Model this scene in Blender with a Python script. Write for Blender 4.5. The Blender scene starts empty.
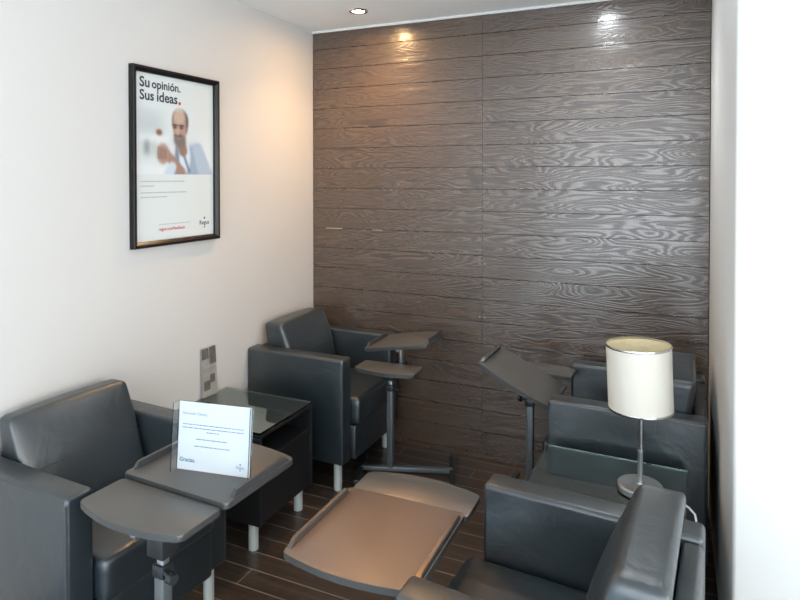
import bpy, bmesh, math, random
from mathutils import Vector, Matrix
import numpy as np
random.seed(4)
SC = bpy.context.scene
COL = SC.collection
R = math.radians

# ------------------------------------------------------------------ camera
cam_d = bpy.data.cameras.new('camera')
cam = bpy.data.objects.new('camera', cam_d)
COL.objects.link(cam)
cam.location = (2.0886, -3.3069, 1.5814)
cam.rotation_euler = (R(90 - 0.899), 0, R(24.167))
cam_d.sensor_width = 36
cam_d.lens = 36 * 611.97 / 800
cam_d.shift_y = -112.58 / 800
cam_d.clip_start = 0.02
SC.camera = cam

# ------------------------------------------------------------------ world, lights, exposure
world = bpy.data.worlds.new('world')
SC.world = world
world.use_nodes = True
wbg = world.node_tree.nodes['Background']
wbg.inputs['Color'].default_value = (0.86, 0.93, 1.0, 1)
wbg.inputs['Strength'].default_value = 0.85

def area_light(name, loc, rot, sx, sy, power, color):
    d = bpy.data.lights.new(name, 'AREA')
    d.shape = 'RECTANGLE'
    d.size, d.size_y = sx, sy
    d.energy = power
    d.color = color
    o = bpy.data.objects.new(name, d)
    o.location = loc
    o.rotation_euler = rot
    COL.objects.link(o)
    return o
# daylight through the window wall behind the photographer
area_light('daylight_window', (2.2, -6.1, 1.30), (R(90), 0, 0), 3.6, 2.2, 95, (0.80, 0.91, 1.0))
# unseen soft fill added on the right to even out the left wall
area_light('side_fill_light', (5.3, -3.5, 1.35), (R(90), 0, R(90)), 4.0, 2.2, 115, (1.0, 0.98, 0.955))

sun_d = bpy.data.lights.new('bounce_sun', 'SUN')
sun_d.energy = 13.0; sun_d.angle = R(1.0); sun_d.color = (1.0, 0.97, 0.92)
bounce_sun = bpy.data.objects.new('bounce_sun', sun_d); COL.objects.link(bounce_sun)
bounce_sun.location = (2.5, -9, 6)
bounce_sun.rotation_euler = Vector((0.12, 0.64, -0.76)).to_track_quat('-Z', 'Y').to_euler()   # unseen and added: lands on the carpet, which bounces light to the ceiling
SC.view_settings.view_transform = 'Standard'
SC.view_settings.look = 'None'
SC.view_settings.exposure = 0.27
SC.view_settings.gamma = 1.0
SC.view_settings.use_curve_mapping = False

# ------------------------------------------------------------------ materials
def new_mat(name):
    m = bpy.data.materials.new(name)
    m.use_nodes = True
    nt = m.node_tree
    return m, nt, nt.nodes['Principled BSDF'], nt.nodes, nt.links

def simple(name, col, rough=0.5, metal=0.0, spec=0.5, bump=0.0, bscale=60.0, var=0.0, coat=0.0):
    m, nt, b, N, L = new_mat(name)
    b.inputs['Base Color'].default_value = (*col, 1)
    b.inputs['Roughness'].default_value = rough
    b.inputs['Metallic'].default_value = metal
    b.inputs['Specular IOR Level'].default_value = spec
    b.inputs['Coat Weight'].default_value = coat
    tc = N.new('ShaderNodeTexCoord')
    nz = N.new('ShaderNodeTexNoise')
    nz.inputs['Scale'].default_value = bscale
    nz.inputs['Detail'].default_value = 3
    L.new(tc.outputs['Object'], nz.inputs['Vector'])
    if bump:
        bp = N.new('ShaderNodeBump')
        bp.inputs['Strength'].default_value = bump
        bp.inputs['Distance'].default_value = 0.004
        L.new(nz.outputs['Fac'], bp.inputs['Height'])
        L.new(bp.outputs['Normal'], b.inputs['Normal'])
    if var:
        mx = N.new('ShaderNodeMixRGB')
        mx.inputs['Color1'].default_value = (*[c * (1 - var) for c in col], 1)
        mx.inputs['Color2'].default_value = (*[min(1, c * (1 + var)) for c in col], 1)
        L.new(nz.outputs['Fac'], mx.inputs['Fac'])
        L.new(mx.outputs['Color'], b.inputs['Base Color'])
    return m

M = {}
M['wall'] = simple('wall_paint', (0.61, 0.585, 0.56), 0.6, bump=0.03, bscale=140, var=0.012)
M['pillar'] = simple('pillar_paint', (0.72, 0.71, 0.69), 0.55, bump=0.03, bscale=140)
M['ceil'] = simple('ceiling_paint', (0.90, 0.89, 0.87), 0.7)
M['leg'] = simple('pale_metal', (0.66, 0.70, 0.66), 0.35, metal=0.35)
M['steel'] = simple('brushed_steel', (0.42, 0.44, 0.45), 0.32, metal=0.8)
M['chrome'] = simple('chrome', (0.75, 0.75, 0.73), 0.18, metal=1.0)
M['tray'] = simple('charcoal_laminate', (0.072, 0.068, 0.062), 0.40, spec=1.0, bump=0.02, bscale=400)
M['tray_edge'] = simple('grey_edge_band', (0.20, 0.20, 0.20), 0.45)
M['rail'] = simple('dark_rail_plastic', (0.05, 0.05, 0.05), 0.35)
M['black_lam'] = simple('black_laminate', (0.012, 0.012, 0.013), 0.32)
M['dark_metal'] = simple('dark_metal', (0.05, 0.055, 0.06), 0.4, metal=0.6)
M['post'] = simple('grey_post_paint', (0.13, 0.145, 0.15), 0.38, metal=0.4)
M['frame'] = simple('black_frame', (0.012, 0.010, 0.010), 0.25, spec=0.25)
M['paper'] = simple('poster_paper', (0.66, 0.70, 0.69), 0.4)
M['sheet'] = simple('white_paper', (0.52, 0.56, 0.59), 0.6)
M['leaf'] = simple('leaflet_paper', (0.58, 0.56, 0.52), 0.5)
M['leaf_dark'] = simple('leaflet_print', (0.13, 0.12, 0.11), 0.5, var=0.5, bscale=90)
M['leaf_grey'] = simple('leaflet_grey_print', (0.34, 0.33, 0.31), 0.5, var=0.3, bscale=90)
M['navy'] = simple('navy_ink', (0.02, 0.028, 0.05), 0.5)
M['red'] = simple('red_ink', (0.55, 0.03, 0.05), 0.5)
M['grey_ink'] = simple('grey_ink', (0.38, 0.41, 0.42), 0.5)
M['teal_ink'] = simple('teal_ink', (0.03, 0.16, 0.24), 0.5)
M['blue_grey_ink'] = simple('blue_grey_ink', (0.15, 0.22, 0.32), 0.5)
M['cable'] = simple('white_cable', (0.75, 0.75, 0.72), 0.5)
M['chip'] = simple('bare_wood_chip', (0.55, 0.42, 0.32), 0.6)
M['carpet'] = simple('pale_blue_bounce_carpet', (0.44, 0.56, 0.66), 0.9, bump=0.2, bscale=300)
M['void'] = simple('dark_gap', (0.012, 0.010, 0.009), 0.7)

def leather():
    m, nt, b, N, L = new_mat('black_leather')
    tc = N.new('ShaderNodeTexCoord')
    n1 = N.new('ShaderNodeTexNoise'); n1.inputs['Scale'].default_value = 320; n1.inputs['Detail'].default_value = 2
    n2 = N.new('ShaderNodeTexNoise'); n2.inputs['Scale'].default_value = 9; n2.inputs['Detail'].default_value = 3
    n2.inputs['Distortion'].default_value = 0.8
    ad = N.new('ShaderNodeMath'); ad.operation = 'MULTIPLY_ADD'; ad.inputs[1].default_value = 0.05
    L.new(tc.outputs['Object'], n1.inputs['Vector']); L.new(tc.outputs['Object'], n2.inputs['Vector'])
    L.new(n1.outputs['Fac'], ad.inputs[0]); L.new(n2.outputs['Fac'], ad.inputs[2])
    bp = N.new('ShaderNodeBump'); bp.inputs['Strength'].default_value = 0.35; bp.inputs['Distance'].default_value = 0.012
    L.new(ad.outputs[0], bp.inputs['Height']); L.new(bp.outputs['Normal'], b.inputs['Normal'])
    b.inputs['Base Color'].default_value = (0.011, 0.019, 0.024, 1)
    b.inputs['Roughness'].default_value = 0.38
    b.inputs['Specular IOR Level'].default_value = 1.0
    b.inputs['Coat Weight'].default_value = 0.3
    b.inputs['Coat Roughness'].default_value = 0.3
    return m
M['leather'] = leather()
M['piping'] = simple('leather_piping', (0.030, 0.034, 0.036), 0.34, spec=0.8)

def glass_mat(name, col, ior, rough=0.0):
    m, nt, b, N, L = new_mat(name)
    b.inputs['Base Color'].default_value = (*col, 1)
    b.inputs['Roughness'].default_value = rough
    b.inputs['IOR'].default_value = ior
    b.inputs['Transmission Weight'].default_value = 1.0
    return m
M['glass'] = glass_mat('green_tinted_glass', (0.72, 0.90, 0.86), 1.75)
M['acrylic'] = glass_mat('clear_acrylic', (0.96, 0.98, 1.0), 1.4, 0.02)

def wood_wall():
    m, nt, b, N, L = new_mat('dark_grained_wood_panelling')
    tc = N.new('ShaderNodeTexCoord')
    sep = N.new('ShaderNodeSeparateXYZ'); L.new(tc.outputs['Object'], sep.inputs[0])
    def math_(op, a, bv=None, c=None):
        n = N.new('ShaderNodeMath'); n.operation = op
        for i, v in enumerate((a, bv, c)):
            if v is None: continue
            if isinstance(v, (int, float)): n.inputs[i].default_value = v
            else: L.new(v, n.inputs[i])
        return n.outputs[0]
    X, Z = sep.outputs['X'], sep.outputs['Z']
    row = math_('FLOOR', math_('DIVIDE', math_('SUBTRACT', Z, 1.641 - 0.1238 * 20), 0.1238))
    colm = math_('GREATER_THAN', X, 1.109)
    pid = math_('ADD', math_('MULTIPLY', row, 3.71), math_('MULTIPLY', colm, 47.3))
    comb = N.new('ShaderNodeCombineXYZ')
    L.new(math_('MULTIPLY', X, 1.55), comb.inputs[0])
    L.new(math_('MULTIPLY', Z, 10.5), comb.inputs[1])
    L.new(pid, comb.inputs[2])
    n1 = N.new('ShaderNodeTexNoise'); n1.inputs['Scale'].default_value = 1.0; n1.inputs['Detail'].default_value = 2.2
    n1.inputs['Roughness'].default_value = 0.35; n1.inputs['Distortion'].default_value = 0.25
    L.new(comb.outputs[0], n1.inputs['Vector'])
    rings = math_('SINE', math_('MULTIPLY', n1.outputs['Fac'], 150.0))
    # fine fibre
    comb2 = N.new('ShaderNodeCombineXYZ')
    L.new(math_('MULTIPLY', X, 9.0), comb2.inputs[0]); L.new(math_('MULTIPLY', Z, 330.0), comb2.inputs[1]); L.new(pid, comb2.inputs[2])
    n2 = N.new('ShaderNodeTexNoise'); n2.inputs['Scale'].default_value = 1.0; n2.inputs['Detail'].default_value = 2
    L.new(comb2.outputs[0], n2.inputs['Vector'])
    h = math_('MULTIPLY_ADD', n2.outputs['Fac'], 0.5, math_('MULTIPLY_ADD', rings, 0.5, 0.5))
    rp = N.new('ShaderNodeValToRGB')
    rp.color_ramp.elements[0].position = 0.35; rp.color_ramp.elements[0].color = (0.042, 0.025, 0.016, 1)
    rp.color_ramp.elements[1].position = 0.95; rp.color_ramp.elements[1].color = (0.105, 0.066, 0.043, 1)
    L.new(h, rp.inputs[0]); L.new(rp.outputs[0], b.inputs['Base Color'])
    rr = N.new('ShaderNodeMapRange')
    rr.inputs['From Min'].default_value = 0.3; rr.inputs['From Max'].default_value = 1.1
    rr.inputs['To Min'].default_value = 0.48; rr.inputs['To Max'].default_value = 0.23
    L.new(h, rr.inputs['Value']); L.new(rr.outputs[0], b.inputs['Roughness'])
    bp = N.new('ShaderNodeBump'); bp.inputs['Strength'].default_value = 0.35; bp.inputs['Distance'].default_value = 0.0016
    L.new(h, bp.inputs['Height']); L.new(bp.outputs['Normal'], b.inputs['Normal'])
    b.inputs['Specular IOR Level'].default_value = 0.9
    b.inputs['Coat Weight'].default_value = 0.55
    b.inputs['Coat Roughness'].default_value = 0.17
    return m
M['wood'] = wood_wall()

def floor_mat():
    m, nt, b, N, L = new_mat('dark_plank_floor')
    tc = N.new('ShaderNodeTexCoord')
    sep = N.new('ShaderNodeSeparateXYZ'); L.new(tc.outputs['Object'], sep.inputs[0])
    def math_(op, a, bv=None, c=None):
        n = N.new('ShaderNodeMath'); n.operation = op
        for i, v in enumerate((a, bv, c)):
            if v is None: continue
            if isinstance(v, (int, float)): n.inputs[i].default_value = v
            else: L.new(v, n.inputs[i])
        return n.outputs[0]
    X, Y = sep.outputs['X'], sep.outputs['Y']
    v = math_('DIVIDE', math_('ADD', Y, 0.036 + 0.0985 * 80), 0.0985)
    row = math_('FLOOR', v)
    fr = math_('FRACT', v)
    j1 = math_('LESS_THAN', math_('ABSOLUTE', math_('SUBTRACT', fr, 0.5)), 0.472)
    off = math_('MULTIPLY', math_('FRACT', math_('MULTIPLY', row, 0.377)), 1.2)
    u = math_('DIVIDE', math_('ADD', X, math_('ADD', off, 20.0)), 1.2)
    fu = math_('FRACT', u)
    j2 = math_('LESS_THAN', math_('ABSOLUTE', math_('SUBTRACT', fu, 0.5)), 0.4982)
    joint = math_('MULTIPLY', j1, j2)          # 1 = plank, 0 = joint
    pid = math_('ADD', math_('MULTIPLY', row, 5.13), math_('MULTIPLY', math_('FLOOR', u), 2.7))
    comb = N.new('ShaderNodeCombineXYZ')
    L.new(math_('MULTIPLY', X, 2.0), comb.inputs[0]); L.new(math_('MULTIPLY', Y, 60.0), comb.inputs[1]); L.new(pid, comb.inputs[2])
    nz = N.new('ShaderNodeTexNoise'); nz.inputs['Scale'].default_value = 1; nz.inputs['Detail'].default_value = 4
    L.new(comb.outputs[0], nz.inputs['Vector'])
    rp = N.new('ShaderNodeValToRGB')
    rp.color_ramp.elements[0].position = 0.3; rp.color_ramp.elements[0].color = (0.032, 0.022, 0.016, 1)
    rp.color_ramp.elements[1].position = 0.75; rp.color_ramp.elements[1].color = (0.068, 0.047, 0.036, 1)
    L.new(nz.outputs['Fac'], rp.inputs[0])
    mx = N.new('ShaderNodeMixRGB'); mx.inputs['Color1'].default_value = (0.20, 0.155, 0.12, 1)
    L.new(joint, mx.inputs['Fac']); L.new(rp.outputs[0], mx.inputs['Color2'])
    L.new(mx.outputs[0], b.inputs['Base Color'])
    b.inputs['Roughness'].default_value = 0.34
    bp = N.new('ShaderNodeBump'); bp.inputs['Strength'].default_value = 0.15; bp.inputs['Distance'].default_value = 0.002
    L.new(nz.outputs['Fac'], bp.inputs['Height']); L.new(bp.outputs['Normal'], b.inputs['Normal'])
    return m
M['floor'] = floor_mat()

def shade_mat():
    m, nt, b, N, L = new_mat('ivory_lamp_fabric')
    tc = N.new('ShaderNodeTexCoord')
    nz = N.new('ShaderNodeTexNoise'); nz.inputs['Scale'].default_value = 180
    L.new(tc.outputs['Object'], nz.inputs['Vector'])
    bp = N.new('ShaderNodeBump'); bp.inputs['Strength'].default_value = 0.05; bp.inputs['Distance'].default_value = 0.002
    L.new(nz.outputs['Fac'], bp.inputs['Height'])
    d = N.new('ShaderNodeBsdfDiffuse'); d.inputs['Color'].default_value = (0.84, 0.82, 0.76, 1)
    t = N.new('ShaderNodeBsdfTranslucent'); t.inputs['Color'].default_value = (0.88, 0.80, 0.62, 1)
    L.new(bp.outputs['Normal'], d.inputs['Normal'])
    mx = N.new('ShaderNodeMixShader'); mx.inputs[0].default_value = 0.30
    L.new(d.outputs[0], mx.inputs[1]); L.new(t.outputs[0], mx.inputs[2])
    L.new(mx.outputs[0], N['Material Output'].inputs['Surface'])
    return m
M['shade'] = shade_mat()
M['shade_lining'] = simple('cream_lining', (0.82, 0.70, 0.45), 0.7)

def emit(name, col, s):
    m, nt, b, N, L = new_mat(name)
    b.inputs['Base Color'].default_value = (0.9, 0.9, 0.9, 1)
    b.inputs['Emission Color'].default_value = (*col, 1)
    b.inputs['Emission Strength'].default_value = s
    return m

def print_mat(name):
    m, nt, b, N, L = new_mat(name)
    at = N.new('ShaderNodeVertexColor'); at.layer_name = 'print'
    L.new(at.outputs['Color'], b.inputs['Base Color'])
    b.inputs['Roughness'].default_value = 0.4
    return m
M['photo'] = print_mat('printed_photograph')

# ------------------------------------------------------------------ helpers
def link_mesh(name, bm, mat, parent=None, smooth=False, loc=None):
    me = bpy.data.meshes.new(name)
    bmesh.ops.recalc_face_normals(bm, faces=bm.faces)
    bm.to_mesh(me); bm.free()
    mats = mat if isinstance(mat, (list, tuple)) else [mat]
    for m in mats: me.materials.append(m)
    if smooth:
        for p in me.polygons: p.use_smooth = True
        try: me.set_sharp_from_angle(angle=R(40))
        except Exception: pass
    o = bpy.data.objects.new(name, me)
    COL.objects.link(o)
    if parent: o.parent = parent
    if loc: o.location = loc
    return o

def thing(name, label, cat, loc=(0, 0, 0), rz=0.0, group=None):
    o = bpy.data.objects.new(name, None)
    o.empty_display_size = 0.05
    COL.objects.link(o)
    o.location = loc; o.rotation_euler = (0, 0, rz)
    o['label'] = label; o['category'] = cat
    if group: o['group'] = group
    return o

def structure(o):
    o['kind'] = 'structure'
    return o

def box(bm, x0, x1, y0, y1, z0, z1, bevel=0.0, seg=2, mi=0, mat4=None):
    r = bmesh.ops.create_cube(bm, size=1)
    vs = r['verts']
    for v in vs:
        v.co = Vector((x0 + (v.co.x + .5) * (x1 - x0), y0 + (v.co.y + .5) * (y1 - y0), z0 + (v.co.z + .5) * (z1 - z0)))
    fs = list({f for v in vs for f in v.link_faces})
    for f in fs: f.material_index = mi
    if bevel:
        es = list({e for v in vs for e in v.link_edges})
        r2 = bmesh.ops.bevel(bm, geom=es, offset=bevel, segments=seg, profile=0.5, affect='EDGES')
        vs = list({v for f in r2['faces'] for v in f.verts} | {v for v in vs if v.is_valid})
        for f in r2['faces']: f.material_index = mi
    if mat4 is not None:
        for v in vs: v.co = mat4 @ v.co
    return vs

def cyl(bm, p0, p1, r0, r1=None, n=20, caps=True):
    r1 = r0 if r1 is None else r1
    p0, p1 = Vector(p0), Vector(p1)
    d = p1 - p0
    q = d.to_track_quat('Z', 'Y').to_matrix().to_4x4()
    mt = Matrix.Translation((p0 + p1) / 2) @ q
    return bmesh.ops.create_cone(bm, cap_ends=caps, cap_tris=False, segments=n, radius1=r0, radius2=r1, depth=d.length, matrix=mt)['verts']

def tube(bm, pts, r, n=8):
    pts = [Vector(p) for p in pts]
    rings = []
    up = Vector((0, 0, 1))
    for i, p in enumerate(pts):
        t = (pts[min(i + 1, len(pts) - 1)] - pts[max(i - 1, 0)]).normalized()
        a = t.cross(up)
        if a.length < 1e-3: a = t.cross(Vector((0, 1, 0)))
        a.normalize(); b = a.cross(t)
        rings.append([bm.verts.new(p + (a * math.cos(2 * math.pi * k / n) + b * math.sin(2 * math.pi * k / n)) * r) for k in range(n)])
    for i in range(len(rings) - 1):
        for k in range(n):
            bm.faces.new((rings[i][k], rings[i][(k + 1) % n], rings[i + 1][(k + 1) % n], rings[i + 1][k]))
    bm.faces.new(rings[0]); bm.faces.new(list(reversed(rings[-1])))

def lathe(bm, prof, n=40, c=(0, 0, 0)):
    rings = []
    for r, z in prof:
        rings.append([bm.verts.new((c[0] + r * math.cos(2 * math.pi * k / n), c[1] + r * math.sin(2 * math.pi * k / n), c[2] + z)) for k in range(n)])
    for i in range(len(rings) - 1):
        for k in range(n):
            bm.faces.new((rings[i][k], rings[i][(k + 1) % n], rings[i + 1][(k + 1) % n], rings[i + 1][k]))
    return rings

def prism(bm, outline, z0, z1, bevel=0.0, seg=2):
    """vertical-sided slab from an xy outline (CCW)"""
    lo = [bm.verts.new((x, y, z0)) for x, y in outline]
    hi = [bm.verts.new((x, y, z1)) for x, y in outline]
    n = len(outline)
    f0 = bm.faces.new(list(reversed(lo))); f1 = bm.faces.new(hi)
    for i in range(n):
        bm.faces.new((lo[i], lo[(i + 1) % n], hi[(i + 1) % n], hi[i]))
    if bevel:
        es = list(f1.edges) + list(f0.edges)
        bmesh.ops.bevel(bm, geom=es, offset=bevel, segments=seg, profile=0.5, affect='EDGES')
    bmesh.ops.recalc_face_normals(bm, faces=bm.faces)
    for f in bm.faces:
        f.normal_update()
        if f.normal.z < 0.35: f.material_index = 1

def round_poly(corners, n=6):
    """corners: (x, y, radius) -> outline with rounded corners"""
    out = []
    m = len(corners)
    for i, (x, y, r) in enumerate(corners):
        p = Vector((x, y)); a = Vector(corners[i - 1][:2]) - p; b = Vector(corners[(i + 1) % m][:2]) - p
        if r <= 0:
            out.append((x, y)); continue
        a.normalize(); b.normalize()
        ang = a.angle(b); t = r / math.tan(ang / 2)
        s, e = p + a * t, p + b * t
        c = p + (a + b).normalized() * (r / math.sin(ang / 2))
        va, vb = s - c, e - c
        a0 = math.atan2(va.y, va.x); a1 = math.atan2(vb.y, vb.x)
        d = (a1 - a0 + math.pi) % (2 * math.pi) - math.pi
        for k in range(n + 1):
            tt = a0 + d * k / n
            out.append((c.x + r * math.cos(tt), c.y + r * math.sin(tt)))
    return out

def copy_tree(o, parent=None):
    c = o.copy(); COL.objects.link(c)
    if parent: c.parent = parent
    for ch in list(o.children): copy_tree(ch, c)
    return c

def text_mesh(name, body, width, mat, parent, loc, basis=None, weight=0.0, align='LEFT', height=None):
    """flat lettering; local x = reading direction, y = up; scaled to a width"""
    cu = bpy.data.curves.new('lettering', 'FONT')
    cu.body = body; cu.size = 1.0; cu.offset = weight; cu.extrude = 0.0; cu.resolution_u = 3
    t = bpy.data.objects.new('lettering', cu)
    COL.objects.link(t)
    dg = bpy.context.evaluated_depsgraph_get()
    me = bpy.data.meshes.new_from_object(t.evaluated_get(dg))
    bpy.data.objects.remove(t); bpy.data.curves.remove(cu)
    xs = [v.co.x for v in me.vertices]; x0, x1 = min(xs), max(xs)
    s = width / (x1 - x0)
    sy = s if height is None else height
    sh = {'LEFT': 0, 'CENTER': -width / 2, 'RIGHT': -width}[align]
    for v in me.vertices:
        v.co = Vector(((v.co.x - x0) * s + sh, v.co.y * sy, 0))
    me.name = name
    me.materials.clear(); me.materials.append(mat)
    o = bpy.data.objects.new(name, me); COL.objects.link(o)
    o.parent = parent
    m4 = Matrix.Translation(loc) @ (basis.to_4x4() if basis else Matrix.Identity(4))
    o.matrix_local = m4
    return o

# ------------------------------------------------------------------ the setting
H, W = 2.5, 2.246
YF = -6.2                                     # front end of the room, behind the photographer
bm = bmesh.new(); box(bm, -0.2, 5.5, YF, 0.2, -0.1, 0)
structure(link_mesh('floor', bm, M['floor']))
# unseen pale carpet behind the photographer, added to bounce bluish light forward
bm = bmesh.new(); box(bm, 0.0, 5.38, YF, -2.75, 0.0, 0.008)
structure(link_mesh('floor_2', bm, M['carpet']))
bm = bmesh.new(); box(bm, -0.2, 5.5, YF, 0.2, H, H + 0.1)
structure(link_mesh('ceiling', bm, M['ceil']))
bm = bmesh.new(); box(bm, -0.12, 0, YF, 0.2, 0, H)
structure(link_mesh('wall_left', bm, M['wall']))
# right-hand wall of the alcove: its end face looks towards the window
YE = -1.33
bm = bmesh.new(); box(bm, W, 5.5, YE, 0.2, 0, H, bevel=0.012, seg=3)
structure(link_mesh('wall_right', bm, M['pillar'], smooth=True))
bm = bmesh.new(); box(bm, 5.38, 5.5, YF, YE, 0, H)
structure(link_mesh('wall_far_right', bm, M['wall']))

# back wall: horizontal planks in two columns, thin dark joints
bm = bmesh.new()
P = 0.1238
zl = [1.641 + P * k for k in range(-14, 8)]
zl = [z for z in zl if 0.02 < z < 2.47]
zs = [0.0] + zl + [2.487]
box(bm, 0.0, W, 0.012, 0.15, 0, 2.49, mi=1)
for (xa, xb) in ((0.003, 1.1084), (1.1096, W - 0.004)):
    for a, b_ in zip(zs[:-1], zs[1:]):
        box(bm, xa, xb, 0.0, 0.014, a + 0.0014, b_ - 0.0014)
box(bm, 0.095, 0.215, -0.0006, 0.004, 1.2655, 1.2695, mi=2)      # splintered pale edges
box(bm, 0.42, 0.49, -0.0006, 0.004, 1.2655, 1.2685, mi=2)
for x in (1.095, 1.124):
    for z in (0.68, 0.80, 1.10):
        box(bm, x - 0.003, x + 0.003, -0.0008, 0.004, z - 0.003, z + 0.003, mi=2)
structure(link_mesh('wall_back', bm, [M['wood'], M['void'], M['chip']]))
bm = bmesh.new(); box(bm, 0.0, W, -0.004, 0.05, 2.487, 2.5)
structure(link_mesh('trim_1', bm, M['pillar']))

# ------------------------------------------------------------------ ceiling spots
def downlight(x, y, col, power, label, strength):
    t = thing('recessed_downlight', label, 'ceiling light', (x, y, H), 0, 'recessed ceiling spots')
    bm = bmesh.new()
    lathe(bm, [(0.034, -0.001), (0.036, -0.006), (0.05, -0.006), (0.055, 0.0)], 40)
    link_mesh('trim_ring', bm, M['chrome'], t, True)
    bm = bmesh.new()
    r = lathe(bm, [(0.034, -0.001), (0.026, -0.003), (0.012, -0.004)], 40)
    bm.faces.new(r[-1])
    link_mesh('glowing_lens', bm, emit('lamp_glow_' + label.split()[0], col, strength), t, True)
    d = bpy.data.lights.new('downlight_bulb', 'SPOT')
    d.energy = power; d.color = col; d.spot_size = R(125); d.spot_blend = 1.0; d.shadow_soft_size = 0.03
    o = bpy.data.objects.new('downlight_bulb', d)
    o.location = (x, y, H - 0.015); COL.objects.link(o)
    return t
downlight(0.494, -0.312, (1.0, 0.60, 0.27), 36, 'warm glowing round ceiling spot above the left corner', 450)
downlight(1.74, -0.40, (0.90, 0.96, 1.0), 18, 'cool white round ceiling spot above the right side', 350)

# unseen narrow spot, added to turn the centre table's board orange
d = bpy.data.lights.new('table_fill_spot', 'SPOT')
d.energy = 240; d.color = (1.0, 0.36, 0.05); d.spot_size = R(24); d.spot_blend = 1.0; d.shadow_soft_size = 0.03
o = bpy.data.objects.new('table_fill_spot', d); o.location = (1.25, -1.75, H - 0.01); COL.objects.link(o)
o.rotation_euler = (Vector((1.37, -1.84, 0.6)) - o.location).to_track_quat('-Z', 'Y').to_euler()

# ------------------------------------------------------------------ armchairs
CW, CD, CH, AW, LH = 0.64, 0.59, 0.672, 0.09, 0.142

def soft_block(bm, fn, nx=10, ny=14, nz=10):
    """closed surface of a cushion: fn maps the unit cube surface to space"""
    vd = {}
    def V(i, j, k):
        key = (i, j, k)
        if key not in vd: vd[key] = bm.verts.new(fn(i / nx, j / ny, k / nz))
        return vd[key]
    for i in range(nx):
        for j in range(ny):
            bm.faces.new((V(i, j, 0), V(i, j + 1, 0), V(i + 1, j + 1, 0), V(i + 1, j, 0)))
            bm.faces.new((V(i, j, nz), V(i + 1, j, nz), V(i + 1, j + 1, nz), V(i, j + 1, nz)))
    for i in range(nx):
        for k in range(nz):
            bm.faces.new((V(i, 0, k), V(i + 1, 0, k), V(i + 1, 0, k + 1), V(i, 0, k + 1)))
            bm.faces.new((V(i, ny, k), V(i, ny, k + 1), V(i + 1, ny, k + 1), V(i + 1, ny, k)))
    for j in range(ny):
        for k in range(nz):
            bm.faces.new((V(0, j, k), V(0, j, k + 1), V(0, j + 1, k + 1), V(0, j + 1, k)))
            bm.faces.new((V(nx, j, k), V(nx, j + 1, k), V(nx, j + 1, k + 1), V(nx, j, k + 1)))

def rounded(u, size, rad):
    """unit coordinate -> rounded-box offset along one axis, sampled denser near the ends"""
    return u

def cushion_fn(cx, cy, cz, sx, sy, sz, rad, shape):
    def fn(u, v, w):
        # denser sampling near edges
        f = lambda t: 0.5 - 0.5 * math.cos(math.pi * t)
        p = Vector(((f(u) - .5) * sx, (f(v) - .5) * sy, (f(w) - .5) * sz))
        hx, hy, hz = sx / 2 - rad, sy / 2 - rad, sz / 2 - rad
        q = Vector((max(-hx, min(hx, p.x)), max(-hy, min(hy, p.y)), max(-hz, min(hz, p.z))))
        d = p - q
        if d.length > 1e-9: p = q + d.normalized() * rad
        a, b, c = p.x / (sx / 2), p.y / (sy / 2), p.z / (sz / 2)
        return shape(Vector((cx, cy, cz)) + p, a, b, c)
    return fn

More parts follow.
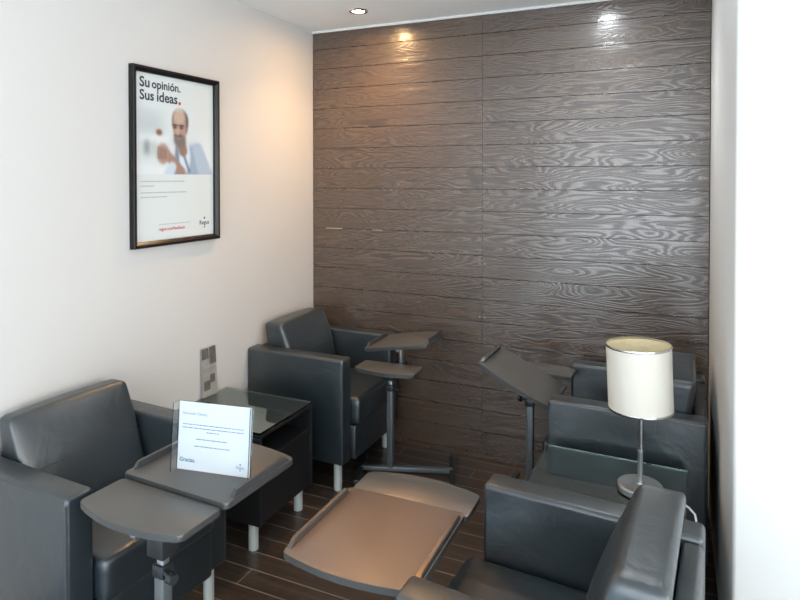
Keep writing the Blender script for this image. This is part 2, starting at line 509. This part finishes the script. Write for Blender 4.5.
def make_armchair(label, top_t=0.115):
    t = thing('armchair', label, 'armchair', group='black leather club armchairs')
    iw = CW / 2 - AW
    for s in (-1, 1):
        bm = bmesh.new()
        y0, y1 = (iw, CW / 2) if s > 0 else (-CW / 2, -iw)
        box(bm, -CD / 2, CD / 2, y0, y1, LH, CH, bevel=0.014, seg=4)
        arm = link_mesh('armrest', bm, M['leather'], t, True)
        bm = bmesh.new()       # stitched welt round the outer face of the arm
        yo = s * (CW / 2 - 0.004)
        tube(bm, [(-CD / 2 + .012, yo, CH - .012), (CD / 2 - .012, yo, CH - .012)], 0.0045)
        tube(bm, [(CD / 2 - .006, yo, CH - .02), (CD / 2 - .006, yo, LH + .01)], 0.0045)
        link_mesh('welt', bm, M['piping'], arm, True)
    bm = bmesh.new(); box(bm, -CD / 2, -CD / 2 + .052, -iw, iw, LH, CH - .012, bevel=0.014, seg=4)
    link_mesh('back_panel', bm, M['leather'], t, True)
    bm = bmesh.new(); box(bm, -CD / 2 + .045, CD / 2 + .022, -iw + .002, iw - .002, LH, 0.318, bevel=0.012, seg=3)
    link_mesh('seat_base', bm, M['leather'], t, True)
    bm = bmesh.new()
    def seat_shape(p, a, b, c):
        if c > 0: p.z += 0.012 * (1 - a * a) * (1 - b * b)
        return p
    soft_block(bm, cushion_fn(0.050, 0, 0.388, 0.580, 2 * iw - .006, 0.138, 0.024, seat_shape), 14, 14, 8)
    link_mesh('seat_cushion', bm, M['leather'], t, True)
    bm = bmesh.new()
    z0, z1 = 0.455, 0.79
    def back_th(k): return top_t * k + 0.20 * (1 - k)
    def back_rear(k): return -CD / 2 + .055 - (0.018 * (k - .64) / .36 if k > .64 else 0)
    def back_shape(p, a, b, c):
        k = (p.z - z0) / (z1 - z0)
        # wedge: thick at the seat, thinner and set back at the top
        th = back_th(k)
        rear = back_rear(k)
        p = p.copy()
        p.x = rear + th * (a + 1) / 2
        if a > 0: p.x += 0.018 * (1 - b * b) * (1 - c * c) * a
        if k > 0.7 and a > -2: p.z += 0.006 * (1 - b * b)
        return p
    soft_block(bm, cushion_fn(0, 0, (z0 + z1) / 2, 0.15, 2 * iw - .008, z1 - z0, 0.022, back_shape), 10, 14, 16)
    cu = link_mesh('back_cushion', bm, M['leather'], t, True)
    # seam across the front of the back cushion and piping along its top front edge
    for (k, r, nm) in ((0.50, 0.003, 'seam'), (0.945, 0.0042, 'piping')):
        bm = bmesh.new(); pts = []
        for i in range(17):
            b = -0.955 + 1.91 * i / 16
            c = 2 * k - 1
            x = back_rear(k) + back_th(k) + 0.018 * (1 - b * b) * (1 - c * c)
            pts.append((x - (0.010 if k > .9 else 0.001), b * (iw - .004), z0 + (z1 - z0) * k + (0.003 if k > .9 else 0)))
        tube(bm, pts, r, 6)
        link_mesh(nm, bm, M['piping'], cu, True)
    for sx in (-1, 1):
        for sy in (-1, 1):
            bm = bmesh.new()
            cyl(bm, (sx * (CD / 2 - .054), sy * (CW / 2 - .045), 0), (sx * (CD / 2 - .054), sy * (CW / 2 - .045), LH + .004), 0.021, n=24)
            link_mesh('leg', bm, M['leg'], t, True)
    return t

chair = make_armchair('black leather armchair in the far left corner under the wooden wall')
chair.location = (0.300, -0.345, 0); chair.rotation_euler.z = -0.008
c2 = make_armchair('', 0.075); c2.location = (0.283, -1.800, 0); c2.rotation_euler.z = -0.05; c2.scale.x = 0.89
c2['label'] = 'black leather armchair against the white wall at the left edge, below the poster'
c3 = copy_tree(chair); c3.location = (1.851, -1.812, 0); c3.rotation_euler.z = math.pi - 0.075
c3['label'] = 'black leather armchair nearest the camera at lower right, hiding the lamp foot'
c4 = copy_tree(chair); c4.location = (1.920, -0.470, 0); c4.rotation_euler.z = math.pi - 0.02
c4['label'] = 'black leather armchair behind the white lamp, by the wooden wall'

# ------------------------------------------------------------------ glass side tables
def make_side_table(label):
    t = thing('side_table', label, 'side table', group='glass topped side tables')
    D, Wd, top = 0.255, 0.20, 0.515          # half depth (x), half width (y)
    bm = bmesh.new(); box(bm, -D, D, -Wd, Wd, top - .012, top, bevel=0.002, seg=2)
    link_mesh('glass_top', bm, M['glass'], t)
    bm = bmesh.new(); box(bm, -D + .004, D - .004, -Wd + .003, Wd - .003, top - .0285, top - .0145, bevel=.0015, seg=1)
    link_mesh('top_board', bm, M['black_lam'], t)
    for s in (-1, 1):
        bm = bmesh.new(); box(bm, -D + .004, D - .002, min(s * Wd, s * (Wd - .016)), max(s * Wd, s * (Wd - .016)), .116, top - .029, bevel=.0015, seg=1)
        link_mesh('side_panel', bm, M['black_lam'], t)
        bm = bmesh.new(); box(bm, D - .002, D, min(s * Wd, s * (Wd - .006)), max(s * Wd, s * (Wd - .006)), .116, top - .013)
        link_mesh('edge_strip', bm, M['dark_metal'], t)
    bm = bmesh.new(); box(bm, -D + .004, -D + .02, -Wd + .016, Wd - .016, .116, top - .029)
    link_mesh('back_panel', bm, M['black_lam'], t)
    bm = bmesh.new(); box(bm, -D + .02, D - .008, -Wd + .016, Wd - .016, .376, .390, bevel=.0015, seg=1)
    link_mesh('shelf', bm, M['tray_edge'] if False else M['black_lam'], t)
    bm = bmesh.new(); box(bm, -D + .02, D - .012, -Wd + .016, Wd - .016, .116, .376, bevel=.0015, seg=1)
    link_mesh('lower_box', bm, M['black_lam'], t)
    for sx in (-1, 1):
        for sy in (-1, 1):
            bm = bmesh.new()
            cyl(bm, (sx * (D - .06), sy * (Wd - .03), 0), (sx * (D - .06), sy * (Wd - .03), .118), 0.021, n=24)
            link_mesh('leg', bm, M['leg'], t, True)
    return t
ts = make_side_table('black side table with glass top between the two left armchairs, leaflet on it')
ts.location = (0.264, -1.032, 0)
ts2 = copy_tree(ts); ts2.location = (1.878, -1.05, 0); ts2.rotation_euler.z = math.pi - 0.03
ts2['label'] = 'black side table with glass top carrying the white lamp'

# ------------------------------------------------------------------ laptop tables with two boards on a post
def laptop_table(label, loc, rz, z_small, z_main, tilt, mw, md, sw, sd, jy, post=(0, 0), bar=(-0.2, 0.2), base_rz=0.0, legs=(0.2, 0.2), fork=0.0):
    """local y+ = main board side; joint between boards at y=jy; tilt rotates the main board about the y axis"""
    t = thing('laptop_table', label, 'laptop table', loc, rz, 'laptop tables with two boards')
    px, py = post
    # main board: straight inner edge, bowed outer edge
    cx = 0.0
    arc = []
    for i in range(9):
        u = -1 + i / 4
        arc.append((-(mw / 2) * u, md - 0.028 * u * u, 0.0))
    arc[0] = (mw / 2, md - .028, .02); arc[-1] = (-mw / 2, md - .028, .02)
    outline = round_poly([(-mw / 2, 0, .012), (mw / 2, 0, .012)] + arc)
    tm = Matrix.Translation((0, jy + .004, z_main)) @ Matrix.Rotation(tilt, 4, 'Y')
    bm = bmesh.new(); prism(bm, outline, -.018, 0, bevel=.003)
    mb = link_mesh('main_board', bm, [M['tray'], M['rail']], t, True); mb.matrix_local = tm
    for s in (-1, 1):
        bm = bmesh.new()
        prof = [(0.028, 0), (0.046, .019), (md - .070, .019), (md - .045, 0)]
        x0, x1 = s * (mw / 2 - .003), s * (mw / 2 - .017)
        va = [bm.verts.new((x0, y, z - .001)) for y, z in prof]; vb = [bm.verts.new((x1, y, z - .001)) for y, z in prof]
        bm.faces.new(va); bm.faces.new(list(reversed(vb)))
        for i in range(4): bm.faces.new((va[i], va[(i + 1) % 4], vb[(i + 1) % 4], vb[i]))
        bmesh.ops.bevel(bm, geom=list(bm.edges), offset=.002, segments=2, affect='EDGES')
        link_mesh('edge_rail', bm, M['rail'], mb, True)
    # small board
    arc = []
    for i in range(9):
        u = -1 + i / 4
        arc.append(((sw / 2) * u, -sd + 0.035 * u * u, 0.0))
    arc[0] = (-sw / 2, -sd + .035, .016); arc[-1] = (sw / 2, -sd + .035, .016)
    outline = round_poly(arc + [(sw / 2, 0, .01), (-sw / 2, 0, .01)])
    bm = bmesh.new(); prism(bm, outline, -.018, 0, bevel=.003)
    link_mesh('small_board', bm, [M['tray'], M['rail']], t, True, loc=(0, jy - .004, z_small))
    # support arm below both boards
    zt = z_small - .018
    bm = bmesh.new()
    box(bm, -.028, .028, jy - sd * .75, max(jy + .05, py + .03), zt - .022, zt + .0005, bevel=.003)
    box(bm, px - .03, px + .03, py - .03, py + .03, zt - .10, zt - .02, bevel=.003)
    link_mesh('support_bracket', bm, M['dark_metal'], t, True)
    bm = bmesh.new()
    hy = jy + .09
    cyl(bm, (0, hy, zt - .015), (0, hy, z_main - .022), .013, n=16)
    cyl(bm, (0, hy - .05, z_main - .026), (0, hy + .05, z_main - .026), .012, n=16)
    box(bm, -.016, .016, py - .01, hy + .012, zt - .022, zt - .002, bevel=.002)
    link_mesh('tilt_hinge', bm, M['steel'], t, True)
    # post
    bm = bmesh.new()
    box(bm, px - .017, px + .017, py - .017, py + .017, .03, zt - .13, bevel=.004)
    link_mesh('post', bm, M['post'], t, True)
    bm = bmesh.new()
    box(bm, px - .012, px + .012, py - .012, py + .012, .3, zt - .05, bevel=.003)
    link_mesh('inner_post', bm, M['steel'], t, True)
    bm = bmesh.new()
    box(bm, px - .0205, px + .0205, py - .0205, py + .0205, zt - .16, zt - .125, bevel=.004)
    link_mesh('post_collar', bm, M['dark_metal'], t, True)
    for (kx, kz, ky) in ((-.055, zt - .045, py - .02), (.05, zt - .14, py - .01)):
        bm = bmesh.new()
        cyl(bm, (px + kx * .2, ky, kz), (px + kx, ky - .012, kz), .006, n=12)
        cyl(bm, (px + kx, ky - .012, kz), (px + kx * 1.35, ky - .016, kz), .016, .013, n=20)
        link_mesh('clamp_knob', bm, M['dark_metal'] if kx > 0 else M['steel'], t, True)
    # base
    bmx = Matrix.Translation((px, py, 0)) @ Matrix.Rotation(base_rz, 4, 'Z')
    bm = bmesh.new(); box(bm, bar[0], bar[1], -.016, .016, .012, .036, bevel=.003)
    o = link_mesh('base_bar', bm, M['post'], t, True); o.matrix_local = bmx
    for x in bar:
        bm = bmesh.new(); box(bm, x - .014, x + .014, -legs[0], legs[1], .010, .034, bevel=.003)
        o = link_mesh('base_foot', bm, M['dark_metal'], t, True); o.matrix_local = bmx
        for y in (-legs[0] + .03, legs[1] - .03):
            bm = bmesh.new(); cyl(bm, (x, y, 0), (x, y, .012), .013, n=16)
            g = link_mesh('floor_glide', bm, M['black_lam'], o, True)
    return t

# left one, carrying the notice
laptop_table('laptop table at left whose board holds the white notice', (0.778, -1.988, 0), -0.04,
             0.682, 0.692, 0.0, 0.405, 0.335, 0.385, 0.18, 0.0, post=(0.055, -.08))
# centre one, low, with brownish sheen
laptop_table('low empty laptop table in the middle of the floor', (1.345, -1.605, 0), math.pi + 0.0,
             0.585, 0.600, 0.0, 0.384, 0.40, 0.39, 0.17, 0.0, post=(0, 0.02), bar=(-.17, .17))
# far left one, in front of the corner armchair
laptop_table('laptop table in front of the far left corner armchair, board slightly tilted', (0.768, -0.425, 0), 0.03,
             0.62, 0.705, R(-9), 0.36, 0.33, 0.325, 0.17, -.01, post=(-0.058, 0.075), bar=(-.16, .33), base_rz=0.30, legs=(.17, .17))
# far right one, board steeply tilted
laptop_table('laptop table by the far right armchair with steeply tilted board', (1.472, -0.37, 0), math.pi - 0.04,
             0.648, 0.682, R(-25), 0.365, 0.34, 0.36, 0.16, 0.0, post=(0.02, -.03), bar=(-.12, .12))

# ------------------------------------------------------------------ notice in its acrylic holder
nt_ = thing('notice_holder', 'white printed notice in clear acrylic holder on the left laptop table', 'sign', (0.705, -1.892, 0.6925), math.atan2(.041, .244))
tl = Matrix.Rotation(R(-5), 4, 'X')           # local: x along the notice, z up, -y towards the reader
NW_, NH = 0.247, 0.205
bm = bmesh.new()
box(bm, 0, NW_, .0, .003, 0, NH)
box(bm, -.0022, 0, -.030, .003, 0, NH)
box(bm, NW_, NW_ + .0022, -.014, .003, 0, NH)
hold = link_mesh('acrylic_holder', bm, M['acrylic'], nt_); hold.matrix_local = tl
bm = bmesh.new(); box(bm, .002, NW_ - .002, -.0012, -.0004, .002, NH - .001)
sh = link_mesh('paper_notice', bm, M['sheet'], nt_); sh.matrix_local = tl
Bs = Matrix(((1, 0, 0), (0, 0, -1), (0, 1, 0)))      # text x -> x, text y -> z, normal -> -y
yv = -.0018
text_mesh('heading_text', 'Estimado Cliente,', .084, M['blue_grey_ink'], sh, (.016, yv, .166), Bs)
text_mesh('thanks_text', 'Gracias.', .054, M['teal_ink'], sh, (.010, yv, .026), Bs, weight=.02)
text_mesh('logo_text', 'Regus', .026, M['blue_grey_ink'], sh, (.202, yv, .024), Bs, weight=.01)
bm = bmesh.new()
cyl(bm, (.215, yv, .036), (.215, yv + .0003, .036), .003, n=12)
link_mesh('logo_mark', bm, M['blue_grey_ink'], sh)
bm = bmesh.new()
cyl(bm, (.215, yv, .019), (.215, yv + .0003, .019), .002, n=12)
link_mesh('logo_mark', bm, M['blue_grey_ink'], sh)
def bars(name, rows, mat, parent, place, thick):
    """lines of print too small to read: each line one strip of word-long dashes"""
    for (x0, x1, y) in rows:
        bm = bmesh.new(); x = x0
        while x < x1 - .002:
            e = min(x1, x + random.uniform(.3, 1.0) * .02)
            bm.faces.new([bm.verts.new(place(a, b)) for a, b in ((x, y), (e, y), (e, y + thick), (x, y + thick))])
            x = e + .0022
        link_mesh(name, bm, mat, parent)
bars('body_print', [(.016, .222, .136), (.014, .224, .126), (.098, .140, .116), (.064, .170, .094), (.058, .178, .073)],
     M['blue_grey_ink'], sh, lambda a, b: (a, yv, b), .0026)

# ------------------------------------------------------------------ leaflet leaning on the wall
lf = thing('leaflet', 'grey leaflet with dark pictures leaning on the left wall behind the notice', 'leaflet', (0.0, -1.017, 0.5155))
LTX = lambda z: 0.018 - 0.014 * z / 0.235
def lq(bm, y0, y1, z0, z1, off):
    v = [bm.verts.new((LTX(z) + off, y, z)) for y, z in ((y0, z0), (y1, z0), (y1, z1), (y0, z1))]
    return bm.faces.new(v)
bm = bmesh.new(); f = lq(bm, 0, .106, 0, .237, 0)
bmesh.ops.solidify(bm, geom=bm.faces[:], thickness=.0012)
lp = link_mesh('leaflet_sheet', bm, M['leaf'], lf)
for q in ((.006, .052, .182, .232), (.060, .104, .150, .234), (.012, .055, .03, .075), (.056, .090, .06, .10)):
    bm = bmesh.new(); lq(bm, *q, .002); link_mesh('picture_print', bm, M['leaf_dark'], lp)
for q in ((.006, .045, .146, .172), (.008, .095, .128, .132), (.008, .09, .118, .121)):
    bm = bmesh.new(); lq(bm, *q, .002); link_mesh('caption_print', bm, M['leaf_grey'], lp)

# ------------------------------------------------------------------ framed poster
py0, py1, pz0, pz1 = -1.430, -0.898, 1.280, 2.060
po = thing('framed_poster', 'black framed poster of a man with folded hands on the left wall', 'poster', (0.0, py0, pz0))
PW, PH, FW, FD = py1 - py0, pz1 - pz0, 0.026, 0.030
bm = bmesh.new()
prof = [(0.0, 0.001), (0.0, FD - .004), (.004, FD), (.012, FD), (.016, FD - .004), (FW - .006, FD - .007), (FW, FD - .012), (FW, 0.001)]   # inset, height
rings = []
for ins, h in prof:
    rings.append([bm.verts.new((h, y, z)) for y, z in ((ins, ins), (PW - ins, ins), (PW - ins, PH - ins), (ins, PH - ins))])
for i in range(len(rings)):
    a, b_ = rings[i], rings[(i + 1) % len(rings)]
    for k in range(4): bm.faces.new((a[k], a[(k + 1) % 4], b_[(k + 1) % 4], b_[k]))
link_mesh('frame', bm, M['frame'], po)
bm = bmesh.new(); box(bm, .001, .006, FW - .004, PW - FW + .004, FW - .004, PH - FW + .004)
pp = link_mesh('print_sheet', bm, M['paper'], po)
SW, SH = PW - 2 * FW, PH - 2 * FW
Bp = Matrix(((0, 0, 1), (1, 0, 0), (0, 1, 0)))      # text x -> +y, text y -> +z, normal -> +x
def pt(s, t, x=.0068): return (x, FW + s * SW, FW + (1 - t) * SH)
text_mesh('headline_text', 'Su', .115 * SW, M['navy'], pp, pt(.055, .082), Bp, weight=.022)
text_mesh('headline_text', 'opinión.', .355 * SW, M['navy'], pp, pt(.195, .082), Bp, weight=.022)
text_mesh('headline_text', 'Sus', .165 * SW, M['navy'], pp, pt(.055, .158), Bp, weight=.022)
text_mesh('headline_text', 'ideas', .255 * SW, M['navy'], pp, pt(.255, .158), Bp, weight=.022)
bm = bmesh.new(); c_ = pt(.537, .153); cyl(bm, (c_[0], c_[1], c_[2]), (c_[0] + .0004, c_[1], c_[2]), .0075, n=20)
link_mesh('red_dot', bm, M['red'], pp)
bars('body_print', [(.06 * SW, .60 * SW, .640), (.06 * SW, .22 * SW, .668), (.06 * SW, .62 * SW, .708), (.06 * SW, .37 * SW, .735)],
     M['grey_ink'], pp, lambda a, b: (.0068, FW + a, FW + (1 - b) * SH), .006)
bars('small_print', [(.27 * SW, .67 * SW, .905)], M['grey_ink'], pp, lambda a, b: (.0068, FW + a, FW + (1 - b) * SH), .004)
text_mesh('address_text', 'regus.com/feedback', .33 * SW, M['red'], pp, pt(.27, .945), Bp, weight=.012)
text_mesh('logo_text', 'Regus', .135 * SW, M['navy'], pp, pt(.80, .930), Bp, weight=.015)
bm = bmesh.new()
for (s, t, r) in ((.868, .888, .005), (.868, .948, .004)):
    bm = bmesh.new(); c_ = pt(s, t); cyl(bm, c_, (c_[0] + .0004, c_[1], c_[2]), r, n=14)
    link_mesh('logo_mark', bm, M['navy'], pp)

# the printed photograph, painted cell by cell: s to the right, t downwards (fractions of the sheet)
T0, T1 = 0.165, 0.600
GX, GY = 110, 110
s_ = np.linspace(0, 1, GX + 1)[None, :] * np.ones((GY + 1, 1))
t_ = np.linspace(T0, T1, GY + 1)[:, None] * np.ones((1, GX + 1))
ASP = SH / SW
img = np.ones((GY + 1, GX + 1, 3)) * np.array([0.66, 0.69, 0.69])
def blend(mask, col):
    global img
    img = img * (1 - mask[..., None]) + np.array(col) * mask[..., None]
def sm(d, soft): return 1 / (1 + np.exp(np.clip(d / soft, -40, 40)))
def ell(cs, ct, rs, rt, soft=.035, rot=0.0):
    a = (s_ - cs); b = (t_ - ct) * ASP
    c, n = math.cos(rot), math.sin(rot)
    a, b = a * c + b * n, -a * n + b * c
    return sm(np.sqrt((a / rs) ** 2 + (b / (rt * ASP)) ** 2) - 1, soft)
def rect(s0, s1, t0, t1, soft=.008):
    return sm(s0 - s_, soft) * sm(s_ - s1, soft) * sm(t0 - t_, soft) * sm(t_ - t1, soft)
def seg(p, q, r0, r1, soft=.006):
    a = np.stack([s_ - p[0], (t_ - p[1]) * ASP], -1); d = np.array([q[0] - p[0], (q[1] - p[1]) * ASP])
    k = np.clip((a @ d) / (d @ d), 0, 1)
    dist = np.linalg.norm(a - k[..., None] * d, axis=-1)
    return sm(dist - (r0 + (r1 - r0) * k), soft)
blend(rect(.0, .34, .22, .42, .04), (0.52, 0.57, 0.58))
blend(rect(.0, .42, .36, .60, .03), (0.62, 0.66, 0.66))
blend(rect(.04, .40, .375, .39, .01), (0.80, 0.82, 0.82))
blend(rect(.10, .17, .40, .48, .012), (0.33, 0.38, 0.39))
blend(rect(.19, .24, .41, .48, .012), (0.52, 0.55, 0.53))
blend(rect(.0, 1., .54, .62, .02), (0.74, 0.77, 0.78))
blend(ell(.28, .345, .035, .018, .2), (0.42, 0.17, 0.10))
blend(rect(.80, 1.0, .40, .56, .04), (0.74, 0.77, 0.78))
# body
blend(ell(.66, .66, .27, .235, .05), (0.30, 0.38, 0.52))
blend(ell(.74, .53, .13, .12, .1), (0.38, 0.47, 0.60))
blend(seg((.78, .44), (.90, .62), .07, .10), (0.46, 0.55, 0.66))
blend(ell(.60, .49, .075, .10, .08), (0.64, 0.70, 0.77))
blend(seg((.55, .42), (.66, .58), .014, .012), (0.20, 0.27, 0.40))
blend(seg((.50, .43), (.50, .58), .02, .03), (0.27, 0.34, 0.46))
# neck and head
blend(seg((.56, .40), (.58, .45), .055, .055), (0.44, 0.27, 0.20))
blend(ell(.545, .265, .105, .085, .05), (0.20, 0.16, 0.14))
blend(ell(.54, .305, .092, .108, .05), (0.56, 0.37, 0.29))
blend(ell(.53, .235, .075, .05, .12), (0.64, 0.45, 0.36))
blend(ell(.625, .31, .016, .028, .15), (0.47, 0.29, 0.23))
blend(rect(.622, .640, .235, .30, .006), (0.19, 0.15, 0.14))
blend(ell(.535, .385, .075, .042, .12), (0.30, 0.25, 0.23))
blend(ell(.520, .372, .030, .012, .2), (0.45, 0.26, 0.22))
blend(ell(.515, .357, .046, .008, .2), (0.20, 0.16, 0.15))
blend(ell(.512, .330, .020, .024, .2), (0.62, 0.42, 0.33))
for cs in (.475, .560):
    blend(ell(cs, .292, .032, .007, .2), (0.14, 0.10, 0.09))
    blend(ell(cs, .306, .022, .008, .2), (0.20, 0.12, 0.10))
# forearm and clasped hands
blend(seg((.36, .47), (.56, .585), .045, .05), (0.50, 0.31, 0.24))
blend(ell(.325, .475, .075, .062, .1), (0.53, 0.34, 0.27))
for k in range(4):
    blend(seg((.27 + .028 * k, .435 + .006 * k), (.275 + .028 * k, .50), .006, .006, .004), (0.40, 0.23, 0.18))
blend(seg((.44, .555), (.40, .60), .05, .06), (0.56, 0.63, 0.72))
# fade into the paper at the top
fade = np.clip((t_ - T0) / .05, 0, 1)[..., None]
img = img * fade + np.array([0.66, 0.70, 0.69]) * (1 - fade)
img = img * (0.60 + 0.40 * np.clip((img.mean(-1, keepdims=True) - .25) / .4, 0, 1))
verts = [pt(s_[j, i], t_[j, i], .0066) for j in range(GY + 1) for i in range(GX + 1)]
faces = [(j * (GX + 1) + i, (j + 1) * (GX + 1) + i, (j + 1) * (GX + 1) + i + 1, j * (GX + 1) + i + 1) for j in range(GY) for i in range(GX)]
me = bpy.data.meshes.new('printed_photo'); me.from_pydata(verts, [], faces)
ca = me.color_attributes.new('print', 'FLOAT_COLOR', 'POINT')
ca.data.foreach_set('color', np.concatenate([img.reshape(-1, 3), np.ones(((GX + 1) * (GY + 1), 1))], 1).astype(np.float32).ravel())
me.materials.append(M['photo'])
ph = bpy.data.objects.new('printed_photo', me); COL.objects.link(ph); ph.parent = pp

# ------------------------------------------------------------------ table lamp
la = thing('table_lamp', 'table lamp with white drum shade on the right glass table', 'lamp', (1.988, -1.085, 0.5155))
bm = bmesh.new()
r = lathe(bm, [(0.001, 0), (.070, 0), (.074, .003), (.074, .020), (.070, .024), (.012, .026), (.010, .03), (.001, .03)], 48)
link_mesh('base', bm, M['steel'], la, True)
bm = bmesh.new(); cyl(bm, (0, 0, .028), (0, 0, .45), .0065, n=16)
st = link_mesh('stem', bm, M['chrome'], la, True)
bm = bmesh.new(); cyl(bm, (0, 0, .028), (0, 0, .14), .0085, n=16)
link_mesh('stem_sleeve', bm, M['steel'], st, True)
SR0, SR1, sz0, sz1 = .104, .105, .281, .501
bm = bmesh.new()
lathe(bm, [(SR0, sz0), (SR1, sz1)], 64)
tilt = Matrix.Translation((0, 0, sz0)) @ Matrix.Rotation(R(-2.2), 4, 'Y') @ Matrix.Translation((0, 0, -sz0))
sd_ = link_mesh('lamp_shade', bm, M['shade'], la, True); sd_.matrix_local = tilt
bm = bmesh.new()
lathe(bm, [(SR0 - .0015, sz0), (SR1 - .0015, sz1)], 64)
link_mesh('shade_lining', bm, M['shade_lining'], sd_, True)
for z, rr in ((sz0, SR0), (sz1 - .007, SR1)):
    bm = bmesh.new(); lathe(bm, [(rr + .001, z), (rr + .0016, z + .0035), (rr + .001, z + .007), (rr - .002, z + .007), (rr - .002, z), (rr + .001, z)], 64)
    link_mesh('shade_trim', bm, M['chrome'], sd_, True)
bm = bmesh.new()
for k in range(3):
    a = 2 * math.pi * k / 3 + .4
    cyl(bm, (0, 0, .44), (.103 * math.cos(a), .103 * math.sin(a), .44), .002, n=8)
cyl(bm, (0, 0, .40), (0, 0, .45), .016, n=20)
link_mesh('shade_spider', bm, M['steel'], la, True)
bm = bmesh.new()
tube(bm, [(.07, 0, .006), (.11, -.02, .004), (.15, -.06, .004), (.166, -.10, .006), (.172, -.12, -.02), (.178, -.135, -.10), (.19, -.145, -.25), (.20, -.13, -.50)], .0035)
link_mesh('power_cord', bm, M['cable'], la, True)
